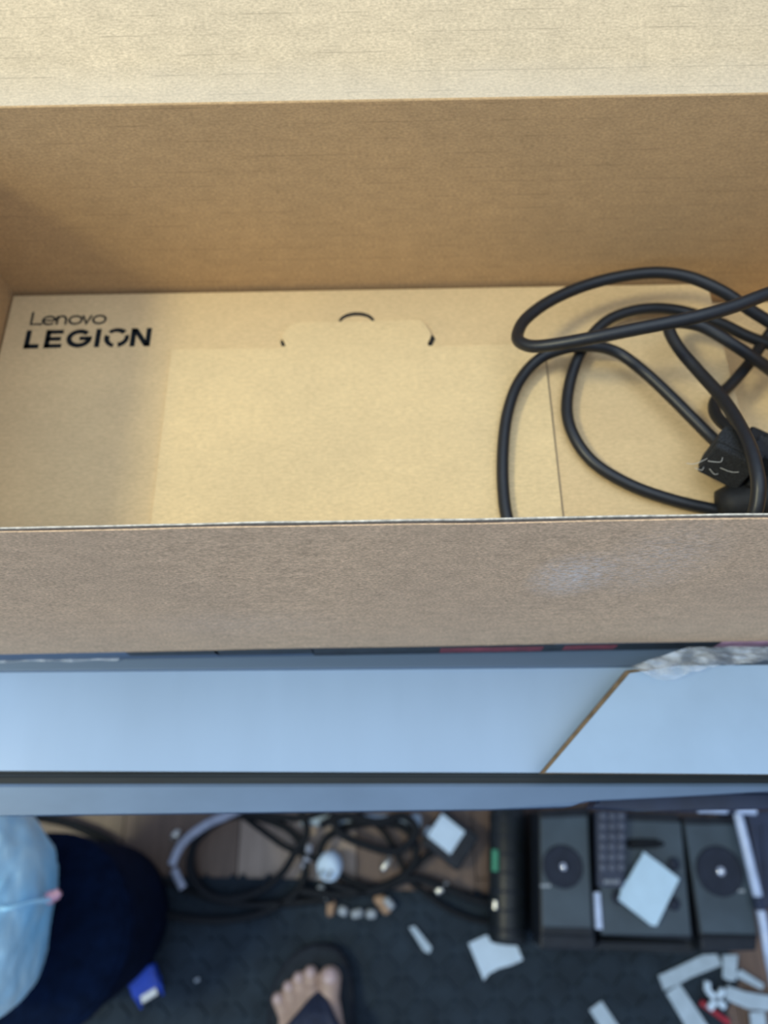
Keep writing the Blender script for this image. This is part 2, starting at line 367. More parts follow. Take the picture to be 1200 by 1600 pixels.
# clear film wrapped over the package edge, ruffled at its right end
def film_strip(name, pts_back, pts_front, amp, parent, nv=14):
    V, Fc = [], []; n = len(pts_back)
    for i in range(n):
        for j in range(nv + 1):
            t = j / nv; p = pts_back[i].lerp(pts_front[i], t)
            k = noise.fractal(Vector((p.x * 45 + p.y * 60, p.y * 120, 3.1)), 0.9, 2.0, 4) * amp
            V.append(p + Vector((0, 0, abs(k) + amp * .3)))
    for i in range(n - 1):
        for j in range(nv): a = i * (nv + 1) + j; Fc.append((a, a + 1, a + nv + 2, a + nv + 1))
    return obj(name, V, Fc, M['film'], parent, True)
us = [-200 + i * 8 for i in range(180)]
fs = film_strip('clear_film_wrap', [atZ(u, 1022 - u * .018, DZ + .0012) for u in us], [atZ(u, (1036 if u < 190 else 1030) - u * .018 + 3 * noise.noise(Vector((u * .03, 0, 0))), DZ + .0010) for u in us], 0.0022, None, 8)
tag(fs, 'long strip of clear film along the foot of the cardboard box', 'plastic film')
us = [985 + i * 3 for i in range(80)]
low = lambda u: 1044 + 20 * math.exp(-((u - 1040) / 40.0) ** 2) - 10 * max(0, (u - 1100) / 100) + 5 * noise.noise(Vector((u * .06, 2, 0)))
rf = film_strip('crumpled_film', [atZ(u, 1012 + 30 * max(0, 1 - (u - 985) / 90), DZ + .0155) for u in us], [atZ(u, low(u), DZ + .0190) for u in us], 0.0042, None, 24)
tag(rf, 'crumpled clear plastic film hanging over the white card sheet', 'plastic film')

# ================================================================== BIG CARDBOARD BOX
bx = thing('cardboard_box', 'open brown cardboard shipping box with a rear flap leaning back', 'box', (0.03, (YF + YB) / 2, BB))
H = RIM - BB
# front wall: outer liner, fluting, inner liner, so that the cut rim shows its layers
def wavy_wall(name, x0, x1, y, th, z0, z1, mat, amp, seed, nx=120):
    bm = bmesh.new(); top = []
    V, Fc = [], []
    for i in range(nx + 1):
        x = x0 + (x1 - x0) * i / nx; dz = amp * noise.noise(Vector((x * 35, seed, 0))); dy = 0.0006 * noise.noise(Vector((x * 9, 7.7, 0)))
        for (yy, zz) in ((y + dy, z0), (y + dy, z1 + dz), (y + th + dy, z1 + dz), (y + th + dy, z0)): V.append(Vector((x, yy, zz)))
    for i in range(nx):
        for k in range(4): Fc.append((i * 4 + k, i * 4 + (k + 1) % 4, (i + 1) * 4 + (k + 1) % 4, (i + 1) * 4 + k))
    Fc.append((0, 1, 2, 3)); Fc.append(tuple(nx * 4 + k for k in range(4)))
    o = obj(name, [v - Vector((0, y, z1)) for v in V], Fc, mat)
    o.location = (0, y, z1); lo = o.matrix_basis.copy(); o.parent = bx; o.matrix_parent_inverse = Matrix.Translation(-Vector(bx.location)); return o
wavy_wall('front_wall', XL - .002, XR + .002, YF - TH, 0.0005, BB, RIM, M['kraft_out'], 0.0006, 1.3)['label'] = 'scuffed brown outer face'
V, Fc = [], []; nx = 400
for i in range(nx + 1):
    x = XL + (XR - XL) * i / nx; y = YF - TH / 2 + 0.0005 * noise.noise(Vector((x * 30, 3.3, 0)))
    hw = .00028 + .00022 * noise.noise(Vector((x * 22, 9.1, 0)))
    V += [Vector((x, y - hw, BB + .001)), Vector((x, y - hw, RIM - .0002)), Vector((x, y + hw, RIM - .0002)), Vector((x, y + hw, BB + .001))]
for i in range(nx):
    for k in range(4): Fc.append((i * 4 + k, i * 4 + (k + 1) % 4, (i + 1) * 4 + (k + 1) % 4, (i + 1) * 4 + k))
obj('fluting', V, Fc, M['core'], bx)
wavy_wall('inner_liner', XL, XR, YF - .0006, 0.0006, BB + .001, RIM + .0001, M['liner'], 0.0008, 5.3)['label'] = 'pale torn inner layer of the rim'
for (x0, x1) in ((XL, 0.03), ):
    pass
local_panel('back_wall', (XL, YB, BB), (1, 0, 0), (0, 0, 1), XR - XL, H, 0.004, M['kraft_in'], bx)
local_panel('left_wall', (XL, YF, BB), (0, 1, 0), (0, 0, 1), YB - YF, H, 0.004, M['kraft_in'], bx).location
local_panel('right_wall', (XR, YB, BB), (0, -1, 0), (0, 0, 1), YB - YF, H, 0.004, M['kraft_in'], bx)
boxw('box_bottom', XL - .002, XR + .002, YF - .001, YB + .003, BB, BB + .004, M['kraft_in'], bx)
al = math.radians(27)
rfl = local_panel('rear_flap', (XL, YB + .0004, RIM + .0002), (1, 0, 0), (0, math.cos(al), math.sin(al)), XR - XL, 0.22, 0.004, M['kraft_lid'], bx)
# scored fold between wall and flap: a small rounded ridge
tube('fold_ridge', [(XL, YB + .0008, RIM - .0004), ((XL + XR) / 2, YB + .0009, RIM - .0003), (XR, YB + .0008, RIM - .0004)], 0.0009, M['kraft_in'], bx, 8, 20)

# ================================================================== ACCESSORY CARTON
cx = thing('accessory_carton', 'flat brown accessory carton with black lettering lying inside the box', 'carton', (0, (YF + YB) / 2, BB + .004))
def TP(u, v, z=TRAY): return atZ(u, v, z)
XT0 = XL + 0.0012; XT1 = atZ(1105, 440, TRAY).x
ct = prism('carton_body', [(XT0, YF + .002, TRAY), (XT1 + .002, YF + .002, TRAY), (XT1, YB - .0030, TRAY), (XT0, YB - .0030, TRAY)], TRAY - BB - .0045, M['kraft_tray'], cx, 0.0010)
# tuck flap: its rounded tab lies over a thumb hole
fz = TRAY + 0.0019
out = [(268, 546), (350, 545), (438, 544), (446, 541), (445, 536), (441, 529), (441, 523), (446, 516), (452, 509), (459, 505), (470, 503),
       (560, 502), (640, 500), (655, 500), (663, 505), (669, 513), (673, 521), (672, 529), (668, 536), (669, 540), (680, 541), (760, 539), (849, 537)]
top = [TP(u, v, fz) for u, v in out]
pr = TP(849, 537, fz); pr2 = TP(878, 800, fz); d = (pr2 - pr); tt = (YF + .004 - pr.y) / d.y; top.append(pr + d * tt)
pl = TP(268, 546, fz); pl2 = TP(238, 800, fz); d = (pl2 - pl); tt = (YF + .004 - pl.y) / d.y; top.append(pl + d * tt)
prism('tuck_flap', top, 0.0016, M['kraft_flap'], cx).data
def flat(name, poly, z, mat, parent, th=0.00025):
    return prism(name, [Vector((p.x, p.y, z)) for p in poly], th, mat, parent)
c0 = TP(557, 503); rr = TP(585, 503).x - c0.x
arc = [c0 + Vector((math.cos(a) * rr, math.sin(a) * rr * .66, 0)) for a in [math.pi * k / 20 for k in range(21)]]
arc2 = [c0 + Vector((math.cos(a) * rr * .86, math.sin(a) * rr * .46 - .0004, 0)) for a in [math.pi * k / 20 for k in range(20, -1, -1)]]
flat('thumb_notch_shade', arc + arc2, TRAY + .0003, M['hole'], cx)['label'] = 'dark half round patch painting the thumb notch shade'  # flat dark sheet laid on the carton paints the notch's shade
for pts in ([(440, 541), (447, 541), (441, 531), (438, 534)], [(668, 541), (675, 540), (680, 530), (676, 523), (670, 533)]):
    flat('tab_slot_shade', [TP(u, v) for u, v in pts], TRAY + .0003, M['hole'], cx)  # slot shade laid on as flat dark patches
# side score line at the right of the flap
flat('score_line', [TP(852, 560), TP(854, 560), TP(882, 812), TP(880, 812)], TRAY + .0002, M['score'], cx)
# ---- lettering, drawn as strokes on the carton's top
o_txt = TP(36, 545); ex = (TP(234, 541) - o_txt); wid = ex.length; ex.normalize(); ey = Vector((-ex.y, ex.x, 0))
shear = 0.0
def tx(x, y): return o_txt + ex * x + ey * (y + 0) + ex * (y * shear)
class Ink:
    def __init__(s): s.V = []; s.F = []
    def quad(s, *p):
        n = len(s.V)
        for q in p: v = tx(*q); s.V.append(Vector((v.x, v.y, TRAY + .00012)))
        s.F.append(tuple(range(n, n + len(p))))
    def stroke(s, pts, w):
        n = len(pts)
        L_, R_ = [], []
        for i in range(n):
            a = Vector(pts[max(i - 1, 0)]); b = Vector(pts[min(i + 1, n - 1)]); d = (b - a).normalized(); q = Vector((-d.y, d.x)) * w / 2
            if 0 < i < n - 1:
                d1 = (Vector(pts[i]) - a).normalized(); c = max(.5, d1.dot(d)); q /= c
            L_.append((pts[i][0] + q.x, pts[i][1] + q.y)); R_.append((pts[i][0] - q.x, pts[i][1] - q.y))
        for i in range(n - 1): s.quad(R_[i], R_[i + 1], L_[i + 1], L_[i])
def arcp(cx_, cy_, rx, ry, a0, a1, n=20):
    return [(cx_ + rx * math.cos(math.radians(a0 + (a1 - a0) * k / n)), cy_ + ry * math.sin(math.radians(a0 + (a1 - a0) * k / n))) for k in range(n + 1)]
hL = (TP(234, 541) - TP(238, 513)).length * 1.02     # cap height of LEGION
W = wid; ink = Ink(); st = hL * 0.235; g_ = hL
def S_(x): return x * W
# L E G I O N : fractions of the word's width measured on the print
ink.stroke([(S_(.000) + st / 2, hL), (S_(.000) + st / 2, 0)], st); ink.stroke([(S_(.0), st / 2), (S_(.118), st / 2)], st)
x0 = .158; ink.stroke([(S_(x0) + st / 2, hL), (S_(x0) + st / 2, 0)], st)
for yy in (st / 2, hL / 2, hL - st / 2): ink.stroke([(S_(x0), yy), (S_(x0 + .140 if yy != hL / 2 else x0 + .128), yy)], st * .92)
gx, gr = S_(.430), (hL / 2 - st / 2)
ink.stroke(arcp(gx, hL / 2, gr * 1.18, gr, 42, 358, 30), st); ink.stroke([(gx + S_(.002), hL / 2), (gx + gr * 1.18 + st / 2, hL / 2)], st * .9)
ink.stroke([(S_(.578), hL), (S_(.578), 0)], st)
ox, orr = S_(.727), (hL / 2 - st * .42)
for k in range(3):                                   # the O is a ring of three blades with slanted gaps
    a0 = 138 + k * 120
    pts = arcp(ox, hL / 2, orr * 1.10, orr * 1.02, a0, a0 - 96, 16)
    n = len(pts)
    for i in range(n - 1):
        def rad(i): t = i / (n - 1); return (st * (.30 + .28 * t), st * (.50))
        a, b = pts[i], pts[i + 1]
        def io(p, i_):
            v = Vector((p[0] - ox, p[1] - hL / 2)); l = v.length; v /= l; wi, wo = rad(i_)
            return (ox + v.x * (l - wi), hL / 2 + v.y * (l - wi)), (ox + v.x * (l + wo), hL / 2 + v.y * (l + wo))
        i1, o1 = io(a, i); i2, o2 = io(b, i + 1); ink.quad(i1, i2, o2, o1)
x0 = .838; x1 = 1.0
ink.stroke([(S_(x0) + st / 2, 0), (S_(x0) + st / 2, hL)], st); ink.stroke([(S_(x1) - st / 2, 0), (S_(x1) - st / 2, hL)], st)
ink.quad((S_(x0), hL), (S_(x0) + st * 1.15, hL), (S_(x1), 0), (S_(x1) - st * 1.15, 0))
# Lenovo above, light strokes
y0 = hL * 1.28; hc = hL * .74; hx = hL * .50; lw = hL * .105
def sx_(u): return (u - 42) / (234 - 36) * W
b0 = sx_(44)
ink.stroke([(sx_(46), y0 + hc), (sx_(46), y0 + lw / 2), (sx_(64), y0 + lw / 2)], lw)
def ring(c, a0=0, a1=360): ink.stroke(arcp(c, y0 + hx / 2, hx * .56, hx / 2 - lw * .3, a0, a1, 26), lw)
ec = sx_(74); ring(ec, 0, 318); ink.stroke([(ec - hx * .55, y0 + hx / 2), (ec + hx * .58, y0 + hx / 2)], lw * .9)
nx0, nx1 = sx_(87), sx_(101)
ink.stroke([(nx0, y0), (nx0, y0 + hx)], lw); ink.stroke([(nx1, y0), (nx1, y0 + hx * .5)], lw)
ink.stroke(arcp((nx0 + nx1) / 2, y0 + hx * .5, (nx1 - nx0) / 2, hx * .46, 180, 0, 14), lw)
ring(sx_(116))
ink.stroke([(sx_(127), y0 + hx), (sx_(134), y0 + lw * .4), (sx_(141), y0 + hx)], lw)
ring(sx_(154))
lt = obj('printed_lettering', ink.V, ink.F, M['ink'], cx); lt['label'] = 'black two line maker and series lettering'
# lower insert beside the carton
ins = thing('cardboard_insert', 'lower brown cardboard insert right of the accessory carton', 'insert', ((XT1 + XR) / 2, (YF + YB) / 2, BB + .004))
boxw('insert_body', XT1 + .0035, XR - .001, YF + .002, YB - .0012, BB + .0042, INS, M['kraft_tray'], ins, 0.001)
prism('insert_lid', [(XT1 + .006, YF + .008, INS + .0012), (XR - .004, YF + .008, INS + .0012), (XR - .004, YB - .004, INS + .0012), (XT1 + .006, YB - .004, INS + .0012)], .0011, M['kraft_flap'], ins)

# ================================================================== BLACK CABLES IN THE BOX
CR = 0.0036
def cpath(pts): return [atZ(u, v, z) for (u, v, z) in pts]
zt = TRAY + CR + .0012
c1 = thing('black_cable', 'thick black cable lifted in a long pointed loop at the back right', 'cable', (0.25, 0.28, TRAY))
A = cpath([(1330, 425, .775), (1260, 440, .785), (1200, 459, .790), (1140, 481, .789), (1080, 497, .787), (1000, 513, .782), (930, 527, .775), (868, 538, .766), (832, 541, .760), (812, 534, .756), (809, 521, .753), (822, 498, .750), (860, 470, .748), (915, 446, .748), (975, 431, .750), (1030, 426, .752), (1080, 434, .753), (1130, 456, .752), (1170, 483, .748), (1205, 505, .744), (1260, 540, .738), (1290, 580, .732), (1270, 605, .728)])
D = cpath([(1225, 592, .7215 + .003), (1190, 568, .735), (1150, 541, .741), (1105, 514, .742), (1075, 505, .742), (1052, 505, .742), (1046, 517, .742), (1062, 546, .743), (1092, 581, .746), (1125, 618, .752), (1150, 655, .760), (1172, 700, .768), (1184, 745, .771), (1184, 780, .768), (1176, 812, .762), (1160, 850, .750), (1120, 890, .735)])
tube('cord', A + D, CR, M['cable'], c1, 14, 8)
c2 = thing('black_cable', 'thin black cable coiled flat across the carton into the fuzzy strap', 'cable', (0.15, 0.2, TRAY))
Bp = cpath([(1152, 722, zt + .020), (1136, 706, zt + .016), (1112, 684, zt + .012), (1080, 652, zt + .010), (1045, 617, zt + .009), (1005, 580, zt + .008), (965, 551, zt + .007), (925, 541, zt + .010), (880, 545, zt + .010), (840, 563, zt + .007), (810, 598, zt + .004), (793, 645, zt + .002), (786, 700, zt + .001), (786, 760, zt), (793, 812, zt), (815, 870, zt), (900, 880, zt), (1010, 860, zt), (1100, 850, zt)])
Cp = cpath([(1180, 830, zt), (1170, 806, zt), (1115, 796, zt), (1050, 781, zt), (985, 758, zt), (930, 725, zt), (899, 686, zt), (886, 645, zt), (890, 600, zt + .001), (905, 555, zt + .003), (928, 520, zt + .005), (958, 496, zt + .006), (1005, 483, zt + .006), (1060, 485, zt + .004), (1125, 505, zt + .004), (1180, 530, zt + .002), (1240, 560, zt)])
Ep = cpath([(1280, 560, zt), (1262, 520, zt + .004), (1222, 505, zt + .006), (1196, 530, zt + .001), (1172, 566, zt + .001), (1142, 601, zt + .002), (1120, 622, zt + .004), (1116, 640, zt + .006), (1126, 658, zt + .010), (1150, 676, zt + .016), (1172, 694, zt + .020), (1200, 720, zt + .020)])
tube('cord', Bp + Cp[:-1] + Ep, CR * .97, M['cable'], c2, 14, 8)
# fuzzy hook and loop strap wound into a block
zs = zt + .020
vs = thing('cable_strap', 'fuzzy black hook-and-loop strap block gripping the coiled cable', 'strap', atZ(1145, 720, TRAY))
def obox(name, c, ax, ay, az, hx_, hy_, hz_, mat, parent, bev):
    bm = bmesh.new(); bmesh.ops.create_cube(bm, size=2.0)
    R = Matrix((Vector(ax).normalized(), Vector(ay).normalized(), Vector(az).normalized())).transposed().to_4x4()
    bmesh.ops.transform(bm, matrix=Matrix.Translation(c) @ R @ Matrix.Diagonal((hx_, hy_, hz_, 1)), verts=bm.verts)
    if bev: bmesh.ops.bevel(bm, geom=list(bm.edges), offset=bev, segments=3, affect='EDGES', profile=.6)
    return from_bm(name, bm, mat, parent)
def frame(adeg, tilt=0):
    a = math.radians(adeg); ax = Vector((math.cos(a), math.sin(a), 0)); ay = Vector((-math.sin(a), math.cos(a), 0)); az = Vector((0, 0, 1))
    t = math.radians(tilt); ay2 = ay * math.cos(t) + az * math.sin(t); az2 = az * math.cos(t) - ay * math.sin(t); return ax, ay2, az2
cs = atZ(1142, 716, zs + .002); ax, ay, az = frame(-33, -8)
obox('strap_block', cs, ax, ay, az, .0115, .0085, .0120, M['fuzz'], vs, .0016)
obox('strap_turn', cs + ax * .0 + az * .0006, ax, ay, az, .0122, .0050, .0126, M['fuzz'], vs, .0012)
obox('strap_tail', cs + ax * .019 + ay * .010 - az * .001, ax, ay, az, .012, .007, .010, M['fuzz'], vs, .0016)
fr = cs - ax * .004 - ay * .0088
for i in range(5):
    p0 = fr + ax * random.uniform(-.008, .008) + az * random.uniform(-.008, .010) ; q = p0 + Vector((random.uniform(-.012, .012), random.uniform(-.004, .001), random.uniform(-.002, .004)))
    tube('loose_fibre', [p0, (p0 + q) / 2 + Vector((random.uniform(-.002, .002), -.0022, .001)), q], .00016, M['fibre'], vs, 5, 6)
# plug body and connector under the coil at the right
pg = thing('power_plug', 'black rounded power plug lying behind the front rim at the right', 'plug', atZ(1175, 790, TRAY))
pc = atZ(1172, 782, zt + .006)
d_ = Vector((.9, .12, .25)).normalized()
lathe('plug_body', [(.003, -.018), (.0095, -.016), (.0112, -.010), (.0112, .008), (.0100, .016), (.006, .024), (.0045, .034)], pc, M['plug'], pg, 28, d_)
for k in range(5): lathe('strain_ring', [(.0050, .024 + k * .004), (.0064, .0245 + k * .004), (.0064, .0262 + k * .004), (.0050, .0268 + k * .004)], pc, M['plug'], pg, 20, d_)
pg2 = thing('cable_connector', 'black ribbed connector block at the right frame edge behind the strap', 'connector', atZ(1200, 730, TRAY))
obox('connector_body', atZ(1196, 737, zt + .010), *frame(62, 4), .018, .0095, .0085, M['plug'], pg2, .0025)
obox('connector_neck', atZ(1180, 693, zt + .009), *frame(62, 4), .006, .0070, .0065, M['plug'], pg2, .002)

# ================================================================== FLOOR THINGS: left
bin_ = thing('waste_bin', 'dark navy round waste bin standing under the desk at the left', 'bin', (0, 0, 0))
hb = 0.20; bc = atZ(60, 1460, hb); bc.z = MZ; bin_.location = bc
rim_r = atZ(206, 1460, hb).x - bc.x
lathe('bin_shell', [(rim_r * .84, 0.0), (rim_r * .88, .006), (rim_r * .965, hb - .03), (rim_r, hb - .02), (rim_r, hb - .004), (rim_r * .985, hb), (rim_r * .93, hb + .001), (rim_r * .90, hb - .012), (rim_r * .80, .02)], bc, M['navy'], bin_, 64)
lathe('bin_lid', [(rim_r * .97, hb - .004), (rim_r * .95, hb + .004), (rim_r * .80, hb + .010), (rim_r * .4, hb + .013), (.001, hb + .013)], bc, M['navy'], bin_, 64)
# bag
def blob(name, outline, z, hgt, mat, seed, rough_amp, parent=None, ctr=None):
    """soft sack: silhouette outline at its widest height, domed above and below, with creases"""
    P = catmull([atZ(u, v, z) for u, v in outline], 12, True); c = ctr or sum(P, Vector()) / len(P); P = [c + (p - c) * .93 for p in P]
    V, Fc = [], []; n = len(P); rings = 40
    for i in range(1, rings):
        ph = math.pi * i / rings - math.pi / 2; cr, sr = math.cos(ph) ** .55, math.sin(ph)
        for k, p in enumerate(P):
            q = c + (p - c) * cr; q.z = z + sr * hgt
            w_ = noise.fractal(Vector((q.x * 12 + seed, q.y * 7, q.z * 14)), .7, 2.1, 5)
            rd = (1 - abs(noise.noise(Vector((q.x * 30 + seed + w_, q.y * 11 - q.x * 8, q.z * 10)))) * 2.2) ** 2
            dirv = (q - c).normalized()
            V.append(q + dirv * (w_ * rough_amp * (1 if sr > 0 else .5) * (1 - cr * .6) + rd * rough_amp * .55 * (1 - cr * .85)) )
    for i in range(rings - 2):
        for k in range(n): Fc.append((i * n + k, i * n + (k + 1) % n, (i + 1) * n + (k + 1) % n, (i + 1) * n + k))
    Fc.append(tuple(range(n))); Fc.append(tuple(range((rings - 2) * n, (rings - 1) * n)))
    return obj(name, V, Fc, mat, parent, True)
zb = 0.315
bag = thing('plastic_bag', 'crumpled pale blue plastic bag resting on the navy bin', 'bag', (atZ(-60, 1420, zb).x, atZ(-60, 1420, zb).y, hb + .013))
bo = [(-12, 1238), (28, 1251), (56, 1290), (71, 1325), (73, 1360), (74, 1392), (70, 1412), (63, 1455), (52, 1510), (40, 1560), (12, 1594), (-40, 1620), (-110, 1620), (-200, 1560), (-240, 1430), (-200, 1300), (-90, 1240)]
blob('bag_film', bo, zb, 0.078, M['bag'], 4.2, .017, bag)
tp = [atZ(u, v, zb + .01) for u, v in ((74, 1404), (86, 1399), (93, 1393), (95, 1398), (84, 1411))]
tube('bag_knot', [tp[0], tp[1], tp[2]], [.006] * 8 + [.005] * 6 + [.004] * 7, M['print_pink'], bag, 10, 10)
tube('bag_seam', [atZ(-20, 1420, zb + .06), atZ(15, 1419, zb + .055), atZ(50, 1409, zb + .035), atZ(80, 1406, zb + .012)], .0022, M['bag'], bag, 8)
# VGA plug
vp = thing('blue_plug', 'blue video plug with a metal shell on the mat beside the bin', 'plug', atZ(228, 1535, MZ))
pv = atZ(226, 1532, MZ + .011); axv = frame(-62)
obox('plug_hood', pv, *axv, .013, .0175, .0085, M['blue_plug'], vp, .003)
obox('metal_shell', pv + axv[0] * .017, *axv, .005, .0105, .0048, M['nickel'], vp, .0018)
for s_ in (-1, 1):
    lathe('thumb_screw', [(.0028, 0), (.0032, .002), (.0032, .012), (.0018, .013), (.0015, .020)], pv + axv[1] * (.0145 * s_) + axv[0] * .006, M['blue_plug'], vp, 12, axv[0])
def floor_cable(name, pts, r, mat, label, z=None, cat='cable', group=None, lift=0.0):
    t = [atZ(u, v, MZ + r + .0005 + (q[0] if q else lift)) for (u, v, *q) in pts]
    o = tube(name, t, r, mat, None, 10, 10); tag(o, label, cat, group); return o
floor_cable('floor_cable', [(40, 1275, .02), (110, 1290), (160, 1318), (202, 1366), (222, 1420), (224, 1470), (208, 1520), (172, 1556), (126, 1582), (80, 1606), (40, 1640)], .0042, M['floor_cable'], 'black floor cable curving around the navy bin')
floor_cable('floor_cable', [(60, 1270, .01), (150, 1300), (205, 1340), (250, 1372), (300, 1395), (345, 1408), (400, 1412), (470, 1405), (520, 1398)], .0040, M['floor_cable'], 'black floor cable sweeping from the bin to the tangle', lift=.003)
floor_cable('floor_cable', [(170, 1390), (220, 1415), (270, 1432), (330, 1438), (390, 1432), (440, 1412), (470, 1385), (478, 1345), (465, 1310), (430, 1285), (370, 1272), (320, 1290), (300, 1330), (303, 1370), (330, 1400), (380, 1412), (440, 1412), (520, 1404)], .0055, M['floor_cable'], 'black floor cable looped in a wide ring on the mat edge', lift=.006)
floor_cable('floor_cable', [(520, 1262), (470, 1278), (420, 1275), (360, 1276), (315, 1305), (296, 1345), (308, 1385), (345, 1404), (400, 1395), (440, 1365), (462, 1330), (480, 1300), (470, 1265)], .0050, M['floor_cable'], 'second black ring of floor cable inside the wide loop', lift=.014)
floor_cable('floor_cable', [(380, 1275), (420, 1305), (450, 1325), (500, 1345), (545, 1375), (590, 1385), (640, 1360), (670, 1335), (700, 1320)], .0042, M['floor_cable'], 'black floor cable crossing the bare boards to the adapter', lift=.010)
floor_cable('floor_cable', [(470, 1392), (530, 1398), (590, 1388), (630, 1368), (650, 1340), (640, 1300), (600, 1285), (550, 1290), (510, 1310), (500, 1345), (520, 1380), (580, 1394), (640, 1372), (690, 1385), (740, 1405), (790, 1415)], .0055, M['floor_cable'], 'thick black floor cable knotted beneath the white tube', lift=.012)
floor_cable('floor_cable', [(560, 1270), (600, 1300), (625, 1345), (640, 1375), (660, 1392), (700, 1420), (745, 1438), (790, 1440)], .0040, M['floor_cable'], 'black floor cable running to the foot of the speaker row', lift=.004)
floor_cable('floor_cable', [(500, 1290), (540, 1275), (590, 1285), (630, 1275), (650, 1300), (620, 1330), (570, 1320), (530, 1300), (520, 1270)], .0055, M['floor_cable'], 'black floor cable bunched against the white tube', lift=.024)
floor_cable('floor_cable', [(268, 1352), (285, 1318), (320, 1290), (350, 1276), (380, 1262)], .0055, M['cable_grey'], 'pale grey cable arcing over the black ring', lift=.028)
floor_cable('floor_cable', [(272, 1358), (278, 1372), (286, 1388)], .0052, M['cable_grey'], 'short pale grey cable end below the grey arc', lift=.020)
# white tube under the desk edge
wt = thing('white_tube', 'white plastic tube lying along the boards under the desk edge', 'tube', atZ(570, 1277, 0))
pa, pb = atZ(470, 1281, .018), atZ(656, 1283, .018); ax_ = (pb - pa).normalized()
lathe('tube_wall', [(.0065, 0), (.0078, .001), (.0078, (pb - pa).length - .001), (.0065, (pb - pa).length)], pa, M['tape'], wt, 20, ax_)
lathe('end_cap', [(.0085, (pb - pa).length - .012), (.0088, (pb - pa).length - .002), (.006, (pb - pa).length + .002)], pa, M['tape'], wt, 20, ax_)
# white power plug in the tangle
wp = thing('white_plug', 'white mains plug in the middle of the cable tangle', 'plug', atZ(517, 1352, .002))
pw = atZ(516, 1352, .030)
lathe('plug_body', [(.008, -.014), (.014, -.012), (.0175, -.002), (.0175, .008), (.015, .013), (.004, .014)], pw, M['paper'], wp, 28, (-.25, -.45, .85), True, 0.9)
for s_ in (-1, 1): lathe('prong', [(.0022, .013), (.0022, .030), (.001, .032)], pw + Vector((.006 * s_, 0, 0)), M['nickel'], wp, 10, (-.25, -.45, .85))
# adapter with white label
ad = thing('power_adapter', 'black power adapter with a white label lying on the boards', 'adapter', atZ(702, 1308, 0))
axa = frame(-38); pa_ = atZ(703, 1312, .020)
obox('adapter_body', pa_, *axa, .029, .026, .018, M['black_satin'], ad, .004)
obox('white_label', atZ(697, 1303, .0385), *axa, .0185, .017, .0004, M['paper'], ad, 0)['label'] = 'white sticker'
ww = thing('white_cap', 'small white cap touching the left of the adapter', 'stopper', atZ(671, 1303, .001))  # loose white cap beside the adapter
lathe('cap_body', [(.0065, .0), (.008, .003), (.008, .016), (.006, .020), (.001, .021)], atZ(672, 1302, .002), M['paper'], ww, 20)
lathe('cap_skirt', [(.0088, .0), (.0088, .003), (.008, .004)], atZ(672, 1302, .002), M['paper'], ww, 20)
# barrel connectors
def barrel(u, v, ang, ln, rr_, mat, label, name='barrel_connector', cat='connector', z=.010, base=0.0):
    a = math.radians(ang); d = Vector((math.cos(a), math.sin(a), 0)); c = atZ(u, v, z)
    t = thing(name, label, cat, Vector((c.x, c.y, base)))
    lathe('barrel', [(rr_ * .8, -ln / 2), (rr_, -ln / 2 + .001), (rr_, ln / 2 - .004), (rr_ * .8, ln / 2 - .003), (rr_ * .78, ln / 2)], c, mat, t, 16, d)
    lathe('collar', [(rr_ * 1.12, -ln * .2), (rr_ * 1.15, -ln * .1), (rr_ * 1.15, ln * .08), (rr_ * 1.12, ln * .15)], c, mat, t, 16, d)
    return t
barrel(604, 1349, 55, .020, .0042, M['nickel'], 'nickel barrel connector right of the white plug', z=.024)
barrel(691, 1387, 35, .020, .0045, M['nickel'], 'nickel barrel connector on the cable by the speakers', z=.026)
barrel(275, 1305, 60, .014, .0055, M['nickel'], 'nickel barrel connector left of the pale grey arc', z=.012)
barrel(480, 1338, 80, .030, .0055, M['cable_grey'], 'grey barrel connector left of the white plug', z=.020)
barrel(506, 1396, -60, .022, .0042, M['grey_bit'], 'grey barrel connector below the white plug', z=.022)
# small pieces of debris on the mat edge
def scrap(u, v, ang, l_, w_, h_, mat, name, label, cat, z0=MZ, group=None):
    c = atZ(u, v, z0 + h_); ax3 = frame(ang)
    bm = bmesh.new(); bmesh.ops.create_icosphere(bm, subdivisions=2, radius=1)
    for q in bm.verts:
        k = 1 + .22 * noise.noise(q.co * 2.1 + Vector((u, v, 0)));
        p = Vector((max(-.8, min(.8, q.co.x)) / .8 * l_, max(-.75, min(.75, q.co.y)) / .75 * w_, max(-.7, min(.7, q.co.z)) / .7 * h_)) * k
        p.z = max(p.z, -h_)
        q.co = c + ax3[0] * p.x + ax3[1] * p.y + ax3[2] * p.z
    o = from_bm(name, bm, mat, None, True); return tag(o, label, cat, group)
scrap(517, 1418, 80, .010, .005, .004, M['cork'], 'foam_crumb', 'tan foam crumb at the mat edge below the white plug', 'debris')
for (u, v) in ((535, 1424), (556, 1428), (579, 1428)): pass
scrap(536, 1423, -20, .006, .0055, .004, M['grey_bit'], 'grey_pellet', 'leftmost of three grey pellets on the mat edge', 'debris')
scrap(558, 1427, 10, .0075, .005, .004, M['grey_bit'], 'grey_pellet', 'middle one of three grey pellets on the mat edge', 'debris')
scrap(580, 1428, 0, .0065, .005, .004, M['grey_bit'], 'grey_pellet', 'rightmost of three grey pellets on the mat edge', 'debris')
scrap(599, 1412, -45, .013, .0075, .005, M['cork'], 'foam_crumb', 'tan foam crumb with grey top right of the pellets', 'debris')
scrap(608, 1411, -50, .008, .005, .008, M['grey_bit'], 'grey_pellet', 'grey pellet leaning on the tan crumb', 'debris')
scrap(459, 1400, 30, .005, .004, .003, M['grey_bit'], 'grey_pellet', 'small grey pellet by the cable ring', 'debris')
